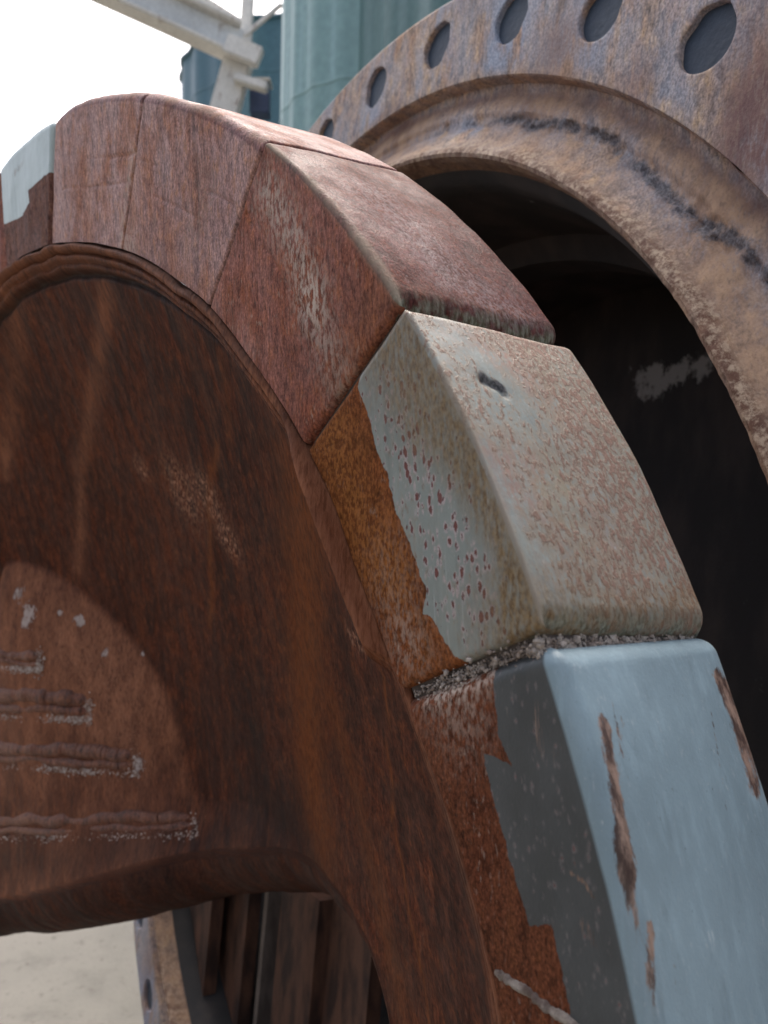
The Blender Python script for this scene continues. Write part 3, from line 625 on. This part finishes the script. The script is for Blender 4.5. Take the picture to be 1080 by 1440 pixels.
# face with real through holes, one sector per hole
def flange_face():
    V, F = [], []; sec = 2 * math.pi / NH; K = 48
    rin, rout = RS, RO - .004
    for h in range(NH):
        tc = R(A0) + h * sec; hc = np.array([HR, 0.])
        sq = []
        for k in range(K):          # border of the sector in (r, angle), 12 points per side
            s, q = divmod(k, 12); q /= 12
            if s == 0: sq.append((rin + (rout - rin) * q, -sec / 2))
            elif s == 1: sq.append((rout, -sec / 2 + sec * q))
            elif s == 2: sq.append((rout - (rout - rin) * q, sec / 2))
            else: sq.append((rin, sec / 2 - sec * q))
        sq = np.array([(r * math.cos(a), r * math.sin(a)) for r, a in sq])
        dirs = sq - hc; an = np.arctan2(dirs[:, 1], dirs[:, 0])
        hole = hc + HOLE * (1 + .03 * np.sin(3 * an + h) + .035 * np.sin(7 * an + 2 * h) * (np.sin(an + h) > 0))[:, None] * np.stack([np.cos(an), np.sin(an)], -1)
        lev = [0, .03, .08, .16, .28, .42, .58, .76, 1]; o = len(V); rings = []
        for zz, rad in ((FT, 1.), (.004, 1.), (.001, 1.02)): rings.append((hc + (hole - hc) * rad, np.full(K, zz)))
        for l in lev: rings.append((hole * (1 - l) * 1. + sq * l + (hc + (hole - hc) * 1.07 - hole) * (1 - l), np.zeros(K)))
        for P, zz in rings:
            x = P[:, 0] * math.cos(tc) - P[:, 1] * math.sin(tc); y = P[:, 0] * math.sin(tc) + P[:, 1] * math.cos(tc); V += list(zip(x, y, zz))
        for i in range(len(rings) - 1):
            for k in range(K): F.append((o + i * K + k, o + (i + 1) * K + k, o + (i + 1) * K + (k + 1) % K, o + i * K + (k + 1) % K))
    return np.array(V), F
def fl_attr(V, X3):
    r = np.hypot(V[:, 0], V[:, 1]); t = np.degrees(np.arctan2(V[:, 1], V[:, 0]))
    warp = X3 + .02 * np.stack([vnoise(X3 * 14, s) for s in (1, 2, 3)], -1)
    rw = r + .006 * vnoise(X3 * 20, 4) + .003 * vnoise(X3 * 70, 5)
    a = {}
    da = np.abs(((t - A0 + 5) % 10) - 5)
    a['bluish'] = np.clip(sstep(RS - .004, RS + .02, r) * (.45 + .65 * np.exp(-(da / 2.6) ** 2)) * (.85 + .5 * vnoise(X3 * 6, 6)), 0, 1)
    def fp(px, py): return FL.cs(*FL.at(px, py, 0), 0)
    a['plum'] = np.clip(blob(warp, fp(1075, 190), .055, 1.2) + blob(warp, fp(1080, 120), .03, .6) + blob(warp, fp(780, 85), .04, .7) + blob(warp, fp(880, 130), .035, .5) + sstep(1.035, 1.02, rw) * sstep(1.0, 1.03, rw) * .8 + .5 * sstep(.4, .9, vnoise(X3 * 5, 9)), 0, 1)
    a['orange'] = np.clip(sstep(RS - .01, RS - .03, r) * np.clip(.6 + .55 * fbm(X3, 9, 3, 15), 0, 1) + .35 * blob(warp, fp(800, 90), .06), 0, 1)
    crw = r + .012 * fbm(X3, 13, 4, 4); a['soot_shade'] = np.clip(np.exp(-((crw - .986) / .0095) ** 2) * sstep(95, 60, t) * sstep(-40, 10, t) * np.clip(.85 + .65 * fbm(X3, 30, 4, 12), 0, 1.2) + .3 * np.exp(-((rw - 1.0395) / .004) ** 2), 0, 1)  # grime band on the seat; step wall darkened too
    a['bluish'] = np.clip(a['bluish'] + .75 * np.exp(-((crw - .985) / .022) ** 2) * sstep(100, 80, t) + .35 * np.exp(-((rw - 1.03) / .01) ** 2), 0, 1)
    a['lip'] = np.clip(np.exp(-((rw - .934) / .011) ** 2) * 1.1, 0, 1)
    return a
V, F = flange_face(); X3 = FL.cs(V[:, 0], V[:, 1], V[:, 2] - 0)
mesh('bolt_flange', X3, F, M['flange'], casing, fl_attr(V, X3), sharp=35)
# lathe: rebate, crusted seat and lip
def lathe(name, prof, mat, nu, parent, attr=None, rough=0., FR=None, t0=0, t1=360):
    prof = np.array(prof, float); full = t1 - t0 >= 360; t = np.linspace(R(t0), R(t1), nu, endpoint=not full)
    x = prof[None, :, 0] * np.cos(t)[:, None]; y = prof[None, :, 0] * np.sin(t)[:, None]; z = np.broadcast_to(prof[None, :, 1], x.shape)
    V = np.stack([x.ravel(), y.ravel(), z.ravel()], -1); X3 = (FR or FL).cs(V[:, 0], V[:, 1], V[:, 2])
    if rough:
        nz = rough * fbm(X3, 35, 3, 2) + rough * .8 * fbm(X3, 110, 2, 7); r = np.hypot(V[:, 0], V[:, 1])
        if attr: s = attr(V, X3)['soot_shade']; nz = nz * (1 + 2.2 * s) + .003 * s * fbm(X3, 150, 2, 11)
        V = V.copy(); V[:, 2] = V[:, 2] - nz; V[:, :2] *= (1 - .35 * nz / r)[:, None]; X3 = (FR or FL).cs(V[:, 0], V[:, 1], V[:, 2])
    return mesh(name, X3, grid_faces(nu, len(prof), wrap=full), mat, parent, attr(V, X3) if attr else {'salt': np.zeros(len(V))}, sharp=40)
def dens(pts, step=.0022):
    out = [pts[0]]
    for a, b in zip(pts[:-1], pts[1:]):
        n = max(1, int(math.hypot(b[0] - a[0], b[1] - a[1]) / step))
        out += [(a[0] + (b[0] - a[0]) * k / n, a[1] + (b[1] - a[1]) * k / n) for k in range(1, n + 1)]
    return out
seat = dens([(RS, 0), (RS - .002, .003), (RS - .004, .024), (1.022, .025), (1.006, .018), (.998, .016), (.990, .019), (.978, .017), (.968, .008), (.955, .001), (.945, -.008), (.938, -.017), (.930, -.021), (.925, -.019), (.921, -.008), (.918, .02)])
lathe('seat_ring', seat, M['flange'], 1400, casing, fl_attr, .0011)
lathe('flange_edge', [(RO - .004, 0), (RO - .001, .001), (RO, .004), (RO, .09), (1.0, .09)], M['flange'], 720, casing, fl_attr)
# barrel behind the flange, its bore, and a closed far end
lathe('backing_ring', [(1.045, FT), (1.178, FT)], M['slate'], 180, casing, fl_attr)
lathe('barrel', [(1.06, .09), (1.05, .11), (1.04, .2), (1.04, .62), (1.07, .64), (1.07, .70), (1.04, .72), (.2, .74), (0.001, .74)], M['flange'], 240, casing, fl_attr)
def salt(V, X3):
    def bp(px, py): return FL.cs(*FL.march(px, py, lambda x, y, z: np.hypot(x, y) - .90, .03, .66))
    s = np.zeros(len(X3))
    for px, py, r in ((905, 535, .028), (925, 540, .03), (960, 520, .025), (990, 512, .02), (745, 283, .007)): s += blob(X3, bp(px, py), r * 1.3, .95)
    s += line(X3, np.array([bp(700, 480), bp(850, 505), bp(1000, 500)]), .02, .3)
    return {'salt': np.clip(s, 0, 1), 'soot_shade': np.zeros(len(X3))}
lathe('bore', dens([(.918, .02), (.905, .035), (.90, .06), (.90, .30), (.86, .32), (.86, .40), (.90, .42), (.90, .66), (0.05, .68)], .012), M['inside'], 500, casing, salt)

for pa, pb, z, m in ((229, 288, .05, 'plate'), (302, 340, .10, 'plate'), (362, 367, .06, 'core'), (372, 440, .13, 'plate'), (452, 520, .16, 'plate')):
    xa, ya = FL.at(pa, 1370, z); xb, yb = FL.at(pb, 1370, z); V = []
    for x_, y0 in ((xa, ya), (xb, yb)):
        for yy in (-.40, -math.sqrt(max(.01, .895 ** 2 - x_ * x_))):
            for zz in (z, z + .03): V.append(FL.cs(x_, yy, zz))
    mesh('stiffener', V, [(0, 1, 3, 2), (4, 6, 7, 5), (0, 4, 5, 1), (2, 3, 7, 6), (0, 2, 6, 4), (1, 5, 7, 3)], M[m], casing, smooth=False)

# ------------------------------------------------------------------ far behind, above the wheel: tanks and a steel frame
def PX(px, py, d): return np.array([(px - 540) / FPX * d, d, EYE - (py - 720) / FPX * d])
def tank(px0, rad, depth, top, mat, label, lean=0.):
    x0 = (px0 - 540) / FPX * depth; c = (x0 + rad, depth + rad * .3)
    t = root('storage_tank', (c[0], c[1], 0), label, 'tank', 'teal tanks behind the machinery')
    n = 264; prof = [(rad + .03, 0), (rad + .03, .12), (rad, .14)]
    for z in np.arange(1.9, top - .2, 1.9): prof += [(rad, z - .02), (rad + .006, z - .01), (rad + .006, z + .01), (rad, z + .02)]
    prof += [(rad, top - .05), (rad + .04, top - .04), (rad + .04, top), (rad - .05, top + .02), (.01, top + rad * .22)]
    an = np.arange(n) / n * 2 * math.pi; V = []
    for a in an:
        for r, z in prof: q = r * (1 + .012 * math.sin(a * 22 + px0)); V.append((c[0] + q * math.cos(a) - lean * z, c[1] + q * math.sin(a), z))
    mesh('shell', V, grid_faces(n, len(prof), wrap=True), mat, t, sharp=30)
    return t, c
t, c = tank(377, 1.05, 8.5, 9.5, M['teal_light'], 'pale teal tank right of the cream steel column, second from the left', -.018)
t2, c2 = tank(470, 1.9, 8.0, 9.5, M['teal'], 'mid teal tank rising beside the outer edge of the bolted flange', -.018)
t3, c3 = tank(256, 1.9, 12.5, 8.35, M['teal_dark'], 'dark teal tank behind the steel frame, top end against the white sky', .01)
fr = root('steel_frame', (*PX(315, 100, 7)[:2], 0), 'cream and grey steel frame with a sloping girder against the white sky', 'steel frame')
a, b = PX(40, -75, 6.6), PX(338, 62, 7.1)
d = b - a; upv = np.array([0, 0, 1.])
g = [beam(a, b, .05, .24)]; mesh('girder', *merge(g), M['grey_steel'], fr, smooth=False)
mesh('girder_flange', *beam(a + upv * .14, b + upv * .14, .2, .04), M['cream'], fr, smooth=False)
mesh('girder_flange', *beam(a - upv * .14, b - upv * .14, .2, .04), M['cream'], fr, smooth=False)
mesh('top_rail', *beam(PX(190, -60, 7.3), PX(352, 42, 7.3), .06, .07), M['cream'], fr, smooth=False)
p, q = PX(340, 70, 7.15), PX(315, 160, 7.15); q2 = p + (q - p) * (p[2] / (p[2] - q[2]))
mesh('column', *beam(p, q2, .14, .24), M['cream'], fr, smooth=False)
mesh('upper_post', *beam(PX(345, 70, 7.2), PX(352, -60, 7.2), .08, .1), M['cream'], fr, smooth=False)
mesh('strut', *beam(PX(344, 50, 6.9), PX(396, 6, 6.9), .035, .035, .005), M['cream'], fr, smooth=False)
mesh('bracket', *beam(PX(318, 62, 7.0), PX(366, 82, 7.0), .1, .16), M['cream'], fr, smooth=False)
mesh('bracket', *beam(PX(330, 110, 7.05), PX(376, 124, 7.05), .1, .07), M['cream'], fr, smooth=False)
p = PX(366, 142, 7.3)
bx_ = root('control_box', (p[0], p[1], p[2] - .14), 'small navy box hung beside the cream steel column', 'box')
mesh('housing', *box(p, .17, .15, .28, None, .01), M['navy'], bx_, smooth=False)
mesh('cap', *box(p + upv * .155, .2, .18, .025, None, .006), M['cream'], bx_, smooth=False)
